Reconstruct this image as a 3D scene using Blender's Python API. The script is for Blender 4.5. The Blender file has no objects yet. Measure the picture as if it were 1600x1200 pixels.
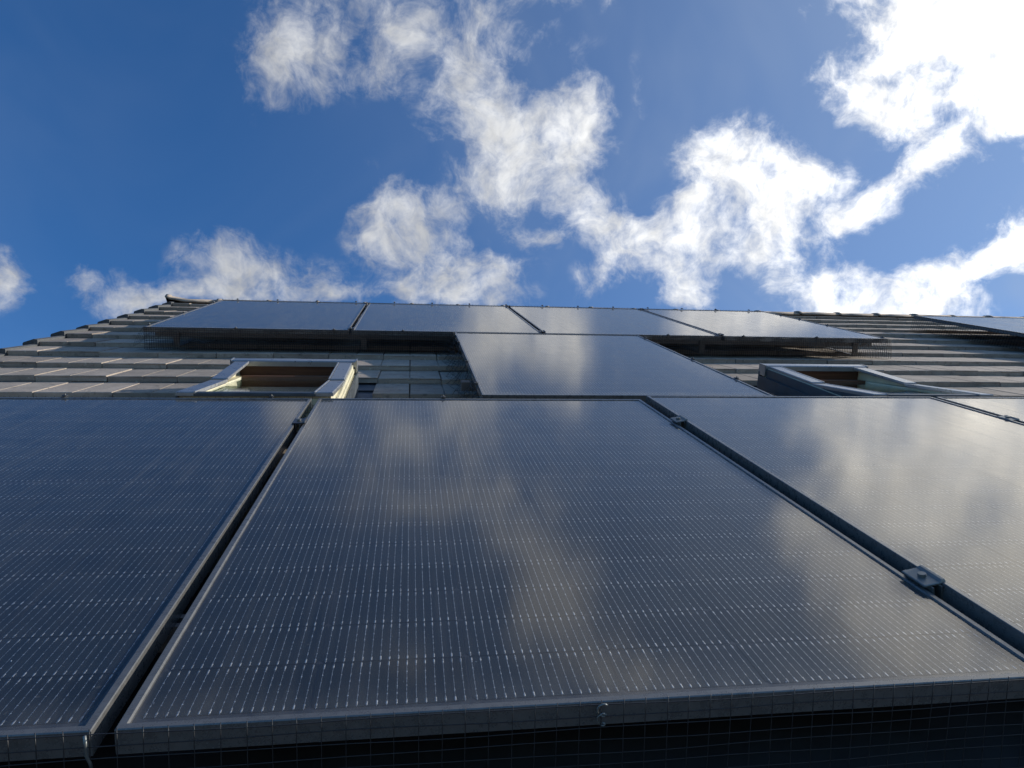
import bpy, bmesh, math, random
from mathutils import Matrix, Vector
rnd = random.Random(7)
C = bpy.context.scene.collection
sc = bpy.context.scene

# ------------------------------------------------------------------ roof frame
# roof coordinates: u to the right along the eaves, v up the slope, w square to the slope
PITCH = math.radians(38.0)
ZR = 5.2
MR = Matrix.Translation((0, 0, ZR)) @ Matrix.Rotation(PITCH, 4, 'X')
PW, PL, GAP = 1.134, 1.722, 0.0225      # solar panel size and gap
TILT1 = -0.0173                         # lowest row lies slightly flatter
VE = 0.093                              # lower edge of the middle row
V3 = VE + PL + 0.02                     # lower edge of the top row
U3 = -1.188
TW = -0.13                              # top of the tile butts

# ------------------------------------------------------------------ camera
cam_d = bpy.data.cameras.new('camera'); cam = bpy.data.objects.new('camera', cam_d); C.objects.link(cam)
cam_d.sensor_width = 36.0; cam_d.lens = 36.0 * 1119.24 / 1600.0
cam_d.clip_start = 0.02; cam_d.clip_end = 3000
_R = Matrix(((0.99017, 0.00582, 0.13973), (-0.12781, 0.44327, 0.88723), (-0.05677, -0.89637, 0.43966)))
_pos = MR @ Vector((0.31067567, -2.44408032, 0.56352856))
_R4 = Matrix.Identity(4)
for i in range(3):
    _R4[i][0] = _R[i][0]; _R4[i][1] = -_R[i][1]; _R4[i][2] = -_R[i][2]
cam.matrix_world = Matrix.Translation(_pos) @ _R4
sc.camera = cam

# ------------------------------------------------------------------ sun, sky
SUN = Vector((0.9204, 0.066, 0.3853)).normalized()
sun_d = bpy.data.lights.new('sun', 'SUN'); sun_d.energy = 5.0; sun_d.angle = math.radians(0.5)
sun_d.color = (1.0, 0.93, 0.82)
sun = bpy.data.objects.new('sun', sun_d); C.objects.link(sun)
sun.rotation_euler = SUN.to_track_quat('Z', 'Y').to_euler()
sc.view_settings.view_transform = 'Standard'; sc.view_settings.look = 'None'
sc.view_settings.exposure = 0.0; sc.view_settings.gamma = 1.0; sc.view_settings.use_curve_mapping = False

CLOUDS = [
    (-0.0705, 0.0425, 0.0305, 0.02, 0.069, 0.72),
    (-0.0392, 0.0608, 0.047, 0.0176, 0.229, 0.62),
    (0.0019, 0.0619, 0.0425, 0.0186, -0.258, 0.55),
    (-0.086, 0.0341, 0.0151, 0.0201, 0.068, 0.6),
    (0.0222, 0.0466, 0.0353, 0.0194, -0.434, 0.62),
    (0.0474, 0.0291, 0.0301, 0.0241, -0.612, 0.72),
    (0.0378, 0.007, 0.0337, 0.0179, 0.052, 0.5),
    (0.0826, 0.0013, 0.0467, 0.0305, 0.216, 1.15),
    (0.1028, 0.0164, 0.0232, 0.0239, 0.051, 0.8),
    (0.0664, -0.0159, 0.0472, 0.0207, 0.3, 0.8),
    (0.093, -0.0271, 0.0239, 0.0168, 0.048, 0.7),
    (0.0578, 0.069, 0.0236, 0.0261, 0.536, 0.6),
    (0.0354, 0.0766, 0.0159, 0.0142, 0.064, 0.5),
    (-0.0597, 0.0715, 0.0339, 0.0104, 0.079, 0.45),
    (-0.018, 0.0367, 0.035, 0.0116, -0.272, 0.45),
    (-0.0036, -0.0608, 0.0368, 0.0253, 0.376, 1.05),
    (0.0205, -0.0837, 0.046, 0.022, -0.317, 1.0),
    (-0.0164, -0.0506, 0.0191, 0.0168, 0.036, 0.7),
    (0.0451, -0.0939, 0.0268, 0.0199, 0.034, 0.9),
    (0.0031, -0.0995, 0.0352, 0.0132, 0.025, 0.8),
    (0.0512, -0.0739, 0.0132, 0.0176, 1.074, 0.5),
    (-0.1217, -0.0885, 0.0293, 0.0208, 0.007, 0.9),
    (-0.086, -0.0924, 0.0347, 0.0178, 0.011, 0.85),
    (-0.142, -0.1072, 0.0421, 0.0104, -0.008, 0.8),
    (-0.1911, -0.0985, 0.0263, 0.0141, -0.415, 0.6),
    (-0.2023, -0.0865, 0.0103, 0.0158, -0.006, 0.35),
    (-0.2453, -0.0899, 0.0142, 0.023, -0.016, 1.0),
    (-0.2643, -0.0933, 0.0272, 0.0189, -0.023, 0.9),
    (-0.0531, -0.104, 0.0339, 0.0095, 0.012, 0.85),
    (-0.1722, -0.1101, 0.0329, 0.0082, -0.016, 0.6),
    (0.0746, -0.0513, 0.0174, 0.013, -0.815, 0.55),
    (0.0862, -0.0629, 0.0199, 0.0096, 0.044, 0.55),
    (0.0693, -0.082, 0.0178, 0.0071, 0.04, 0.3),
    (0.1338, -0.0485, 0.033, 0.0205, -0.29, 0.85),
    (0.1615, -0.0644, 0.0374, 0.0218, -0.119, 1.0),
    (0.191, -0.054, 0.0257, 0.026, 0.058, 0.85),
    (0.1984, -0.0843, 0.0164, 0.0187, 0.967, 0.95),
    (0.1884, -0.0948, 0.0154, 0.009, 0.061, 0.8),
    (0.1276, -0.0838, 0.0266, 0.0116, 0.399, 0.5),
    (0.1157, -0.0408, 0.0219, 0.0128, -0.459, 0.6),
    (0.1801, -0.0332, 0.0251, 0.0108, 0.408, 0.65),
    (0.2102, -0.0044, 0.037, 0.0247, 0.053, 1.0),
    (0.2449, -0.0169, 0.0414, 0.0223, -0.204, 0.95),
    (0.2274, -0.039, 0.0373, 0.0256, 0.06, 0.8),
    (0.2697, -0.0093, 0.0291, 0.0155, -0.456, 0.6),
    (0.2387, -0.0619, 0.025, 0.0152, 0.066, 0.65),
    (0.2567, -0.0414, 0.0237, 0.0152, 0.629, 0.5),
    (0.1893, -0.0035, 0.0166, 0.0164, 0.052, 0.6),
    (0.2921, -0.037, 0.0248, 0.0129, 0.748, 0.85),
    (0.3099, -0.0172, 0.0274, 0.0135, 0.758, 0.85),
    (0.3268, 0.002, 0.0245, 0.0148, 0.87, 0.85),
    (0.3413, 0.0184, 0.0166, 0.013, 0.668, 0.75),
    (0.36, 0.0136, 0.0153, 0.0106, -0.474, 0.35),
    (0.3128, 0.064, 0.0509, 0.0286, 0.219, 1.0),
    (0.3401, 0.079, 0.0435, 0.0323, 0.024, 1.25),
    (0.3699, 0.055, 0.0425, 0.0222, 0.033, 1.2),
    (0.3121, 0.0362, 0.0325, 0.0139, 0.043, 0.7),
    (0.2638, 0.053, 0.0207, 0.0151, 0.04, 0.6),
    (0.3114, 0.0227, 0.0164, 0.0141, 0.048, 0.6),
    (0.2723, 0.0824, 0.0218, 0.0108, 0.031, 0.35),
    (0.376, 0.0899, 0.0501, 0.049, 0.014, 1.95),
    (0.2778, 0.0404, 0.0187, 0.0116, 0.043, 0.4),
    (0.2823, -0.0784, 0.0303, 0.0197, 0.078, 0.95),
    (0.304, -0.0898, 0.0476, 0.0197, 0.086, 1.0),
    (0.3423, -0.0842, 0.0374, 0.0156, 0.294, 0.95),
    (0.3691, -0.0667, 0.032, 0.0153, 0.508, 0.9),
    (0.3943, -0.0499, 0.0268, 0.0166, 0.519, 1.0),
    (0.3289, -0.0985, 0.0541, 0.0109, 0.095, 0.9),
    (0.3766, -0.0309, 0.0139, 0.0081, 0.918, 0.3),
    (0.426, -0.041, 0.0383, 0.0242, 0.09, 1.3),
    (0.0879, 0.137, 0.038, 0.0474, -0.085, 1.3),
    (0.1077, 0.1887, 0.0428, 0.0364, -0.214, 1.365),
    (0.1508, 0.2225, 0.044, 0.0205, 0.038, 1.17),
    (-0.0099, 0.1042, 0.0495, 0.0199, 0.079, 1.17),
    (0.0443, 0.098, 0.0274, 0.017, 0.066, 0.78),
    (0.295, 0.1186, 0.0445, 0.0304, 0.016, 1.17),
    (0.3522, 0.1529, 0.0538, 0.0482, 0.371, 1.69),
    (0.3393, 0.1159, 0.0388, 0.0304, 0.008, 1.17),
    (0.3034, 0.1678, 0.0315, 0.027, 0.348, 1.04),
    (0.3345, 0.2079, 0.0463, 0.0326, 0.132, 1.3),
    (0.4899, 0.0483, 0.0517, 0.0493, 0.032, 1.43),
    (0.3814, 0.196, 0.0416, 0.0494, 0.581, 1.69),
    (0.4259, 0.0567, 0.0413, 0.0469, 0.028, 1.56),
    (0.4513, 0.1215, 0.0525, 0.0644, -0.019, 1.56),
    (0.2614, 0.1405, 0.0312, 0.0194, 0.016, 0.65),
    (0.267, 0.2526, 0.047, 0.0311, 0.283, 1.04),
    (0.0006, 0.2147, 0.047, 0.0176, 0.354, 0.78),
    (-0.125, 0.2151, 0.0428, 0.0217, -0.133, 0.65),
    (-0.2992, 0.0225, 0.0408, 0.0261, 0.46, 0.6),
    (-0.3227, 0.1153, 0.0444, 0.0239, 0.191, 0.91),
    (0.5056, -0.0603, 0.0437, 0.0389, 0.122, 1.3),
    (0.5712, 0.0184, 0.0557, 0.0548, 0.062, 1.3),
    (-0.3428, -0.0875, 0.0392, 0.0208, -0.033, 0.8),
    (0.1469, 0.0363, 0.0057, 0.0197, 0.216, 0.22),
    (-0.0267, -0.0222, 0.0083, 0.0049, 0.044, 0.15),
    (0.1211, 0.0833, 0.0109, 0.0055, 0.902, 0.3),
    (0.2391, 0.0901, 0.0047, 0.0101, -0.279, 0.35),
    (0.0955, 0.0546, 0.0246, 0.0112, 0.054, 0.15),
    (-0.0339, 0.0357, 0.0238, 0.0149, 0.063, 0.2),
]

def N(nt, typ, **kw):
    n = nt.nodes.new(typ)
    for k, v in kw.items():
        if k == 'inp':
            for a, b in v.items():
                if isinstance(b, bpy.types.NodeSocket): nt.links.new(b, n.inputs[a])
                else: n.inputs[a].default_value = b
        else: setattr(n, k, v)
    return n
def MA(nt, op, a, b=0.0, c=0.0, clamp=False):
    return N(nt, 'ShaderNodeMath', operation=op, use_clamp=clamp, inp={0: a, 1: b, 2: c}).outputs[0]
def VM(nt, op, a, b=(0, 0, 0), **kw):
    n = N(nt, 'ShaderNodeVectorMath', operation=op, inp={0: a, 1: b})
    if 'scale' in kw: n.inputs['Scale'].default_value = kw['scale']
    return n
wt_ = None
def NOISE(nt, vec, scale, detail=4.0, rough=0.55, dist=0.0):
    return N(nt, 'ShaderNodeTexNoise', noise_dimensions='2D' if nt == wt_ else '3D', inp={'Vector': vec, 'Scale': scale, 'Detail': detail, 'Roughness': rough, 'Distortion': dist})
def RAMP(nt, f, a, b, lo=0.0, hi=1.0, smooth=False):
    return N(nt, 'ShaderNodeMapRange', interpolation_type='SMOOTHSTEP' if smooth else 'LINEAR',
             inp={0: f, 1: a, 2: b, 3: lo, 4: hi}).outputs[0]
def MIXC(nt, f, a, b, mode='MIX'):
    n = N(nt, 'ShaderNodeMix', data_type='RGBA', blend_type=mode)
    for k, v in ((0, f), (6, a), (7, b)):
        if isinstance(v, bpy.types.NodeSocket): nt.links.new(v, n.inputs[k])
        else: n.inputs[k].default_value = v if k == 0 or len(v) == 4 else (*v, 1)
    return n.outputs[2]

world = bpy.data.worlds.new('World'); sc.world = world; world.use_nodes = True
wt = world.node_tree; wt_ = wt; wt.nodes.clear()
world.cycles.sampling_method = 'NONE'      # the sky has no disc, so plain bounce sampling is clean enough
sky = N(wt, 'ShaderNodeTexSky', sky_type='NISHITA', sun_disc=False)
sky.sun_elevation = math.asin(SUN.z); sky.sun_rotation = math.atan2(SUN.x, SUN.y)
sky.air_density = 1.0; sky.dust_density = 0.35; sky.ozone_density = 2.2; sky.altitude = 300
D = N(wt, 'ShaderNodeTexCoord').outputs['Generated']
dir_ = VM(wt, 'NORMALIZE', D).outputs[0]
# directions laid flat about the middle of the southern half of the sky, 45 degrees up
AX = (0, math.cos(math.radians(45)), math.sin(math.radians(45)))
UP = (0, -math.sin(math.radians(45)), math.cos(math.radians(45)))
da = VM(wt, 'DOT_PRODUCT', dir_, AX).outputs['Value']
dx = VM(wt, 'DOT_PRODUCT', dir_, (1, 0, 0)).outputs['Value']
dy = VM(wt, 'DOT_PRODUCT', dir_, UP).outputs['Value']
den = MA(wt, 'MAXIMUM', MA(wt, 'ADD', da, 1.0), 0.05)
px = MA(wt, 'DIVIDE', dx, den); py = MA(wt, 'DIVIDE', dy, den)
P = N(wt, 'ShaderNodeCombineXYZ', inp={0: px, 1: py}).outputs[0]
def warped(offset):
    p0 = VM(wt, 'ADD', P, offset).outputs[0]
    n1 = NOISE(wt, p0, 14.0, 3.0, 0.5)
    v1 = VM(wt, 'SCALE', VM(wt, 'SUBTRACT', n1.outputs['Color'], (0.5, 0.5, 0.5)).outputs[0], scale=0.040).outputs[0]
    p1 = VM(wt, 'ADD', p0, v1).outputs[0]
    n2 = NOISE(wt, p1, 60.0, 3.0, 0.55)
    v2 = VM(wt, 'SCALE', VM(wt, 'SUBTRACT', n2.outputs['Color'], (0.5, 0.5, 0.5)).outputs[0], scale=0.007).outputs[0]
    return VM(wt, 'ADD', p1, v2).outputs[0]
Q = warped((0, 0, 0))
_q = N(wt, 'ShaderNodeSeparateXYZ', inp={0: Q})
mass = None
for (cx, cy, rx, ry, an, w) in CLOUDS:
    G = 1.40
    # the running sum rides along in z (flattened away below) so that the blobs are worked out one after another
    qk = N(wt, 'ShaderNodeCombineXYZ', inp={0: _q.outputs[0], 1: _q.outputs[1], 2: 0.0 if mass is None else mass}).outputs[0]
    mp = N(wt, 'ShaderNodeMapping', vector_type='TEXTURE', inp={0: qk, 'Location': (cx, cy, 0), 'Rotation': (0, 0, an), 'Scale': (rx*G, ry*G, 1e5)})
    g = N(wt, 'ShaderNodeTexGradient', gradient_type='SPHERICAL', inp={0: mp.outputs[0]}).outputs['Fac']
    mass = MA(wt, 'MULTIPLY', g, w*0.92) if mass is None else MA(wt, 'MULTIPLY_ADD', g, w*0.92, mass)
mass = MA(wt, 'MINIMUM', mass, 1.05)
P3 = VM(wt, 'ADD', P, (3.1, 1.7, 0)).outputs[0]
f1 = NOISE(wt, P3, 20.0, 8.0, 0.64, 0.15).outputs['Fac']
f2 = NOISE(wt, VM(wt, 'ADD', Q, (7.1, 3.3, 0)).outputs[0], 80.0, 4.0, 0.65, 0.0).outputs['Fac']
fb = MA(wt, 'ADD', MA(wt, 'MULTIPLY', f1, 0.65), MA(wt, 'MULTIPLY', f2, 0.35))
val = MA(wt, 'ADD', mass, MA(wt, 'MULTIPLY', MA(wt, 'SUBTRACT', fb, 0.5), 3.0))
edge = RAMP(wt, mass, 0.0, 0.22, 0, 1, True)
dens = MA(wt, 'MULTIPLY', RAMP(wt, val, 0.08, 1.50, 0, 1, True), edge)
sunf = MA(wt, 'MAXIMUM', VM(wt, 'DOT_PRODUCT', dir_, tuple(SUN)).outputs['Value'], 0.0)
glow = MA(wt, 'POWER', sunf, 2.6); glare = MA(wt, 'POWER', sunf, 2.0)
# cloud body: brighter towards the sun, soft grey where it is thick
thick = RAMP(wt, val, 0.7, 1.7, 0, 1, True)
f3 = NOISE(wt, VM(wt, 'ADD', Q, (1.3, 9.3, 0)).outputs[0], 40.0, 4.0, 0.6, 0.0).outputs['Fac']
shade = MA(wt, 'MULTIPLY_ADD', RAMP(wt, f3, 0.33, 0.68), 0.34, 0.78)
bright = MA(wt, 'MULTIPLY', MA(wt, 'MULTIPLY_ADD', glow, 21.0, 6.6), shade)
ccol = MIXC(wt, glow, (0.95, 0.97, 1.0), (1.0, 0.94, 0.80))
ccol = VM(wt, 'SCALE', ccol)
wt.links.new(bright, ccol.inputs['Scale'])
# clear sky: deep polarised blue away from the sun, a thin veil nearer to it
skyc = MIXC(wt, 1.0, sky.outputs[0], (0.48, 1.00, 1.52), 'MULTIPLY')
veil_n = NOISE(wt, P3, 5.0, 4.0, 0.6, 0.5).outputs['Fac']
veil = MA(wt, 'MULTIPLY', RAMP(wt, veil_n, 0.38, 0.72, 0, 1, True), MA(wt, 'MULTIPLY_ADD', glow, 0.35, 0.04))
veil = MA(wt, 'ADD', veil, MA(wt, 'MULTIPLY', glare, 0.55))
veilc = N(wt, 'ShaderNodeCombineXYZ', inp={0: 4.4, 1: 5.2, 2: 6.4}).outputs[0]
skyv = MIXC(wt, veil, skyc, veilc)
final = MIXC(wt, MA(wt, 'MULTIPLY', dens, 0.97), skyv, ccol.outputs[0])
bg = N(wt, 'ShaderNodeBackground', inp={0: final, 1: 0.1})
wo = N(wt, 'ShaderNodeOutputWorld', inp={0: bg.outputs[0]})

# ------------------------------------------------------------------ materials
def mat(name):
    m = bpy.data.materials.new(name); m.use_nodes = True
    nt = m.node_tree; b = nt.nodes['Principled BSDF']
    return m, nt, b
def OC(nt): return N(nt, 'ShaderNodeTexCoord').outputs['Object']
def simple(name, col, rough=0.6, metal=0.0, var=0.25, scale=30.0, bump=0.15, rvar=0.15):
    m, nt, b = mat(name); oc = OC(nt)
    n = NOISE(nt, oc, scale, 6.0, 0.6); n2 = NOISE(nt, oc, scale*7, 3.0, 0.6)
    f = MA(nt, 'ADD', MA(nt, 'MULTIPLY', n.outputs['Fac'], 0.7), MA(nt, 'MULTIPLY', n2.outputs['Fac'], 0.3))
    lo = tuple(c*(1-var) for c in col); hi = tuple(min(1, c*(1+var)) for c in col)
    nt.links.new(MIXC(nt, RAMP(nt, f, 0.3, 0.7), lo, hi), b.inputs['Base Color'])
    nt.links.new(RAMP(nt, f, 0.3, 0.7, max(0.03, rough-rvar), min(1, rough+rvar)), b.inputs['Roughness'])
    b.inputs['Metallic'].default_value = metal
    if bump:
        bp = N(nt, 'ShaderNodeBump', inp={'Strength': bump, 'Distance': 0.002, 'Height': f})
        nt.links.new(bp.outputs[0], b.inputs['Normal'])
    return m

M = {}
M['frame'] = simple('black_anodised_aluminium', (0.15, 0.15, 0.148), 0.29, 0.35, 0.2, 60, 0.03, 0.08)
M['rail'] = simple('mill_aluminium', (0.22, 0.21, 0.205), 0.5, 0.8, 0.15, 40, 0.05)
M['dark_metal'] = simple('dark_clamp_aluminium', (0.10, 0.10, 0.105), 0.38, 0.8, 0.2, 80, 0.05)
M['clamp'] = simple('grey_clamp_aluminium', (0.21, 0.225, 0.22), 0.48, 0.7, 0.15, 80, 0.05)
M['cover'] = simple('grey_lacquered_window_cover', (0.34, 0.35, 0.355), 0.30, 0.6, 0.12, 14, 0.05, 0.06)
M['flash'] = simple('dark_window_flashing', (0.07, 0.085, 0.10), 0.5, 0.3, 0.35, 12, 0.2)
M['cream'] = simple('cream_painted_pine', (0.62, 0.58, 0.42), 0.55, 0.0, 0.15, 20, 0.1)
M['wire'] = simple('black_coated_wire', (0.045, 0.045, 0.047), 0.38, 0.4, 0.3, 200, 0.0)
M['clip'] = simple('dark_mesh_clip', (0.06, 0.065, 0.07), 0.4, 0.5, 0.2, 100, 0.0)
M['backsheet'] = simple('black_backsheet', (0.030, 0.033, 0.040), 0.5, 0.0, 0.2, 20, 0.0)
M['render'] = simple('cream_render_wall', (0.55, 0.52, 0.46), 0.85, 0.0, 0.1, 6, 0.5)
M['gutter'] = simple('dark_gutter_plastic', (0.05, 0.05, 0.055), 0.45, 0.0, 0.2, 10, 0.05)
M['plaster'] = simple('white_reveal_plaster', (0.5, 0.5, 0.48), 0.8, 0.0, 0.05, 10, 0.1)
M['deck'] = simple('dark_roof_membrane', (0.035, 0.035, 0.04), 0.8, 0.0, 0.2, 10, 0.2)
M['ground'] = simple('paving_ground', (0.16, 0.16, 0.15), 0.9, 0.0, 0.35, 0.6, 0.3)
M['mortar'] = simple('dark_verge_cap', (0.085, 0.09, 0.095), 0.75, 0.0, 0.3, 25, 0.4)

# pine with grain along x
m, nt, b = mat('varnished_pine'); oc = OC(nt)
gv = VM(nt, 'MULTIPLY', oc, (3, 60, 60)).outputs[0]
g = NOISE(nt, gv, 2.0, 5.0, 0.6, 0.4).outputs['Fac']
nt.links.new(MIXC(nt, RAMP(nt, g, 0.3, 0.7), (0.10, 0.042, 0.024), (0.17, 0.080, 0.045)), b.inputs['Base Color'])
b.inputs['Roughness'].default_value = 0.4; M['pine'] = m
M['bright'] = simple('bright_aluminium_edge', (0.45, 0.46, 0.47), 0.35, 0.6, 0.1, 40, 0.0)

# concrete tile: warm grey, weathered, a little lichen
m, nt, b = mat('weathered_concrete_tile'); oc = OC(nt)
ri = N(nt, 'ShaderNodeObjectInfo').outputs['Random']
ov = VM(nt, 'ADD', oc, N(nt, 'ShaderNodeCombineXYZ', inp={0: MA(nt, 'MULTIPLY', ri, 37.0), 1: MA(nt, 'MULTIPLY', ri, 11.0)}).outputs[0]).outputs[0]
n1 = NOISE(nt, ov, 9.0, 7.0, 0.62).outputs['Fac']; n2 = NOISE(nt, ov, 160.0, 3.0, 0.6).outputs['Fac']; n3 = NOISE(nt, ov, 32.0, 4.0, 0.5).outputs['Fac']
base = MIXC(nt, RAMP(nt, n1, 0.3, 0.72), (0.23, 0.185, 0.152), (0.38, 0.315, 0.258))
base = MIXC(nt, RAMP(nt, n2, 0.3, 0.75, 0.0, 0.45), base, (0.45, 0.395, 0.315))
base = MIXC(nt, RAMP(nt, n3, 0.58, 0.70, 0.0, 0.65), base, (0.14, 0.125, 0.105))
base = MIXC(nt, RAMP(nt, NOISE(nt, ov, 55.0, 2.0, 0.5).outputs['Fac'], 0.68, 0.72, 0.0, 0.6), base, (0.52, 0.50, 0.40))
hs = N(nt, 'ShaderNodeHueSaturation', inp={'Value': RAMP(nt, ri, 0, 1, 0.80, 1.18), 'Color': base})
nt.links.new(hs.outputs[0], b.inputs['Base Color']); b.inputs['Roughness'].default_value = 0.9
bp = N(nt, 'ShaderNodeBump', inp={'Strength': 0.5, 'Distance': 0.003, 'Height': MA(nt, 'ADD', MA(nt, 'MULTIPLY', n2, 0.6), n3)})
nt.links.new(bp.outputs[0], b.inputs['Normal']); M['tile'] = m

# silicon cell print: fine round wires with solder pads.  x,y measured from a cell centre
def cell_nodes(nt, b, x, y, cellmask):
    bx = MA(nt, 'ABSOLUTE', MA(nt, 'SUBTRACT', MA(nt, 'FRACT', MA(nt, 'ADD', MA(nt, 'DIVIDE', x, 0.182/16), 0.0)), 0.5))   # 0 on a wire
    wire = MA(nt, 'LESS_THAN', bx, 0.025)
    py_ = MA(nt, 'ABSOLUTE', MA(nt, 'SUBTRACT', MA(nt, 'FRACT', MA(nt, 'DIVIDE', MA(nt, 'ADD', y, 0.0455), 0.0145)), 0.5))
    pad = MA(nt, 'MULTIPLY', MA(nt, 'LESS_THAN', bx, 0.08), MA(nt, 'LESS_THAN', py_, 0.055))
    ends = MA(nt, 'MULTIPLY', MA(nt, 'LESS_THAN', bx, 0.095), MA(nt, 'MULTIPLY', MA(nt, 'GREATER_THAN', MA(nt, 'ABSOLUTE', y), 0.0360), MA(nt, 'LESS_THAN', MA(nt, 'ABSOLUTE', y), 0.0435)))
    met = MA(nt, 'MULTIPLY', MA(nt, 'MAXIMUM', wire, MA(nt, 'MAXIMUM', pad, ends)), cellmask)
    oc = OC(nt)
    nz = NOISE(nt, oc, 210.0, 2.0, 0.6).outputs['Fac']
    nb = NOISE(nt, oc, 3.0, 3.0, 0.5).outputs['Fac']
    ri = N(nt, 'ShaderNodeObjectInfo').outputs['Random']
    si = MIXC(nt, RAMP(nt, MA(nt, 'ADD', nb, MA(nt, 'MULTIPLY', ri, 0.5)), 0.3, 1.1), (0.007, 0.013, 0.019), (0.018, 0.027, 0.036))
    c = MIXC(nt, cellmask, (0.010, 0.012, 0.016), si)
    mc = MIXC(nt, RAMP(nt, nz, 0.35, 0.75), (0.16, 0.165, 0.17), (1.0, 0.98, 0.94))
    col = MIXC(nt, met, c, mc)
    nt.links.new(col, b.inputs['Base Color'])
    nt.links.new(MA(nt, 'MULTIPLY', met, 0.7), b.inputs['Metallic'])
    nt.links.new(RAMP(nt, met, 0, 1, 0.5, 0.42), b.inputs['Roughness'])
    b.inputs['Specular IOR Level'].default_value = 0.2
    # the wires are round: their surface leans away to both sides
    sg = MA(nt, 'SUBTRACT', MA(nt, 'FRACT', MA(nt, 'DIVIDE', x, 0.182/16)), 0.5)
    tt = MA(nt, 'MULTIPLY', MA(nt, 'MAXIMUM', MA(nt, 'MINIMUM', MA(nt, 'DIVIDE', sg, 0.11), 1.0), -1.0), MA(nt, 'MULTIPLY', met, 1.0))
    nx_ = MA(nt, 'MULTIPLY', tt, 0.95); nz_ = MA(nt, 'SQRT', MA(nt, 'SUBTRACT', 1.0, MA(nt, 'MULTIPLY', nx_, nx_)))
    vt = N(nt, 'ShaderNodeVectorTransform', vector_type='NORMAL', convert_from='OBJECT', convert_to='WORLD',
           inp={0: N(nt, 'ShaderNodeCombineXYZ', inp={0: nx_, 1: 0.0, 2: nz_}).outputs[0]})
    nt.links.new(vt.outputs[0], b.inputs['Normal'])
m, nt, b = mat('silicon_cell'); oc = OC(nt)
sp = N(nt, 'ShaderNodeSeparateXYZ', inp={0: oc})
cell_nodes(nt, b, sp.outputs[0], sp.outputs[1], 1.0); M['cell'] = m
# the same print over a whole far panel; panel coordinates: x 0..PW, y 0..-PL
m, nt, b = mat('silicon_cell_sheet'); oc = OC(nt)
sp = N(nt, 'ShaderNodeSeparateXYZ', inp={0: oc})
xx = MA(nt, 'MULTIPLY', MA(nt, 'SUBTRACT', MA(nt, 'FRACT', MA(nt, 'DIVIDE', MA(nt, 'SUBTRACT', sp.outputs[0], 0.015), 0.184)), 0.5), 0.184)
yy = MA(nt, 'MULTIPLY', MA(nt, 'SUBTRACT', MA(nt, 'FRACT', MA(nt, 'DIVIDE', MA(nt, 'SUBTRACT', sp.outputs[1], 0.023), 0.0931)), 0.5), 0.0931)
cm = MA(nt, 'MULTIPLY', MA(nt, 'LESS_THAN', MA(nt, 'ABSOLUTE', xx), 0.091), MA(nt, 'LESS_THAN', MA(nt, 'ABSOLUTE', yy), 0.0455))
cell_nodes(nt, b, xx, yy, cm); M['cellsheet'] = m

# solar glass: thin, clear, prismatic surface that blurs what it mirrors; some dust and dried drops
m = bpy.data.materials.new('solar_glass'); m.use_nodes = True; nt = m.node_tree; nt.nodes.clear()
oc = OC(nt)
ri = N(nt, 'ShaderNodeObjectInfo').outputs['Random']
oo = VM(nt, 'ADD', oc, N(nt, 'ShaderNodeCombineXYZ', inp={0: MA(nt, 'MULTIPLY', ri, 23.0), 1: MA(nt, 'MULTIPLY', ri, 7.0)}).outputs[0]).outputs[0]
big = NOISE(nt, VM(nt, 'MULTIPLY', oo, (4, 1.2, 1)).outputs[0], 2.0, 2.0, 0.5, 0.0).outputs['Fac']
grime = NOISE(nt, VM(nt, 'MULTIPLY', oo, (1, 0.45, 1)).outputs[0], 18.0, 4.0, 0.65).outputs['Fac']
wav = NOISE(nt, VM(nt, 'MULTIPLY', oo, (1, 5, 1)).outputs[0], 7.0, 2.0, 0.5).outputs['Fac']
bump = N(nt, 'ShaderNodeBump', inp={'Strength': 0.05, 'Distance': 0.0005, 'Height': wav})
rough = RAMP(nt, MA(nt, 'ADD', MA(nt, 'MULTIPLY', big, 0.5), MA(nt, 'MULTIPLY', grime, 0.5)), 0.35, 0.65, 0.07, 0.11)
gl = N(nt, 'ShaderNodeBsdfGlossy', inp={'Color': (1.0, 0.965, 0.91, 1), 'Roughness': rough, 'Normal': bump.outputs[0]})
tr = N(nt, 'ShaderNodeBsdfTransparent', inp={'Color': (0.93, 0.95, 0.97, 1)})
fc = N(nt, 'ShaderNodeLayerWeight', inp={'Blend': 0.5}).outputs['Facing']      # the same from both sides of the thin sheet
fr = MA(nt, 'MULTIPLY_ADD', MA(nt, 'POWER', fc, 5.0), 0.95, 0.048)
m1 = N(nt, 'ShaderNodeMixShader', inp={0: fr, 1: tr.outputs[0], 2: gl.outputs[0]})
df = N(nt, 'ShaderNodeBsdfDiffuse', inp={'Color': (0.42, 0.40, 0.36, 1)})
strk = NOISE(nt, VM(nt, 'MULTIPLY', oo, (55, 1.6, 1)).outputs[0], 1.0, 3.0, 0.6).outputs['Fac']
ycoord = N(nt, 'ShaderNodeSeparateXYZ', inp={0: oc}).outputs[1]
foot = MA(nt, 'MULTIPLY', RAMP(nt, ycoord, -1.640, -1.712, 0.0, 0.050, True), RAMP(nt, grime, 0.3, 0.6, 0.2, 1.0))
spots = RAMP(nt, NOISE(nt, oo, 75.0, 1.0, 0.5).outputs['Fac'], 0.74, 0.80, 0.0, 0.035)
dust = MA(nt, 'ADD', MA(nt, 'ADD', RAMP(nt, grime, 0.35, 0.8, 0.011, 0.027), MA(nt, 'ADD', foot, spots)), RAMP(nt, strk, 0.52, 0.75, 0.0, 0.018))
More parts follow.
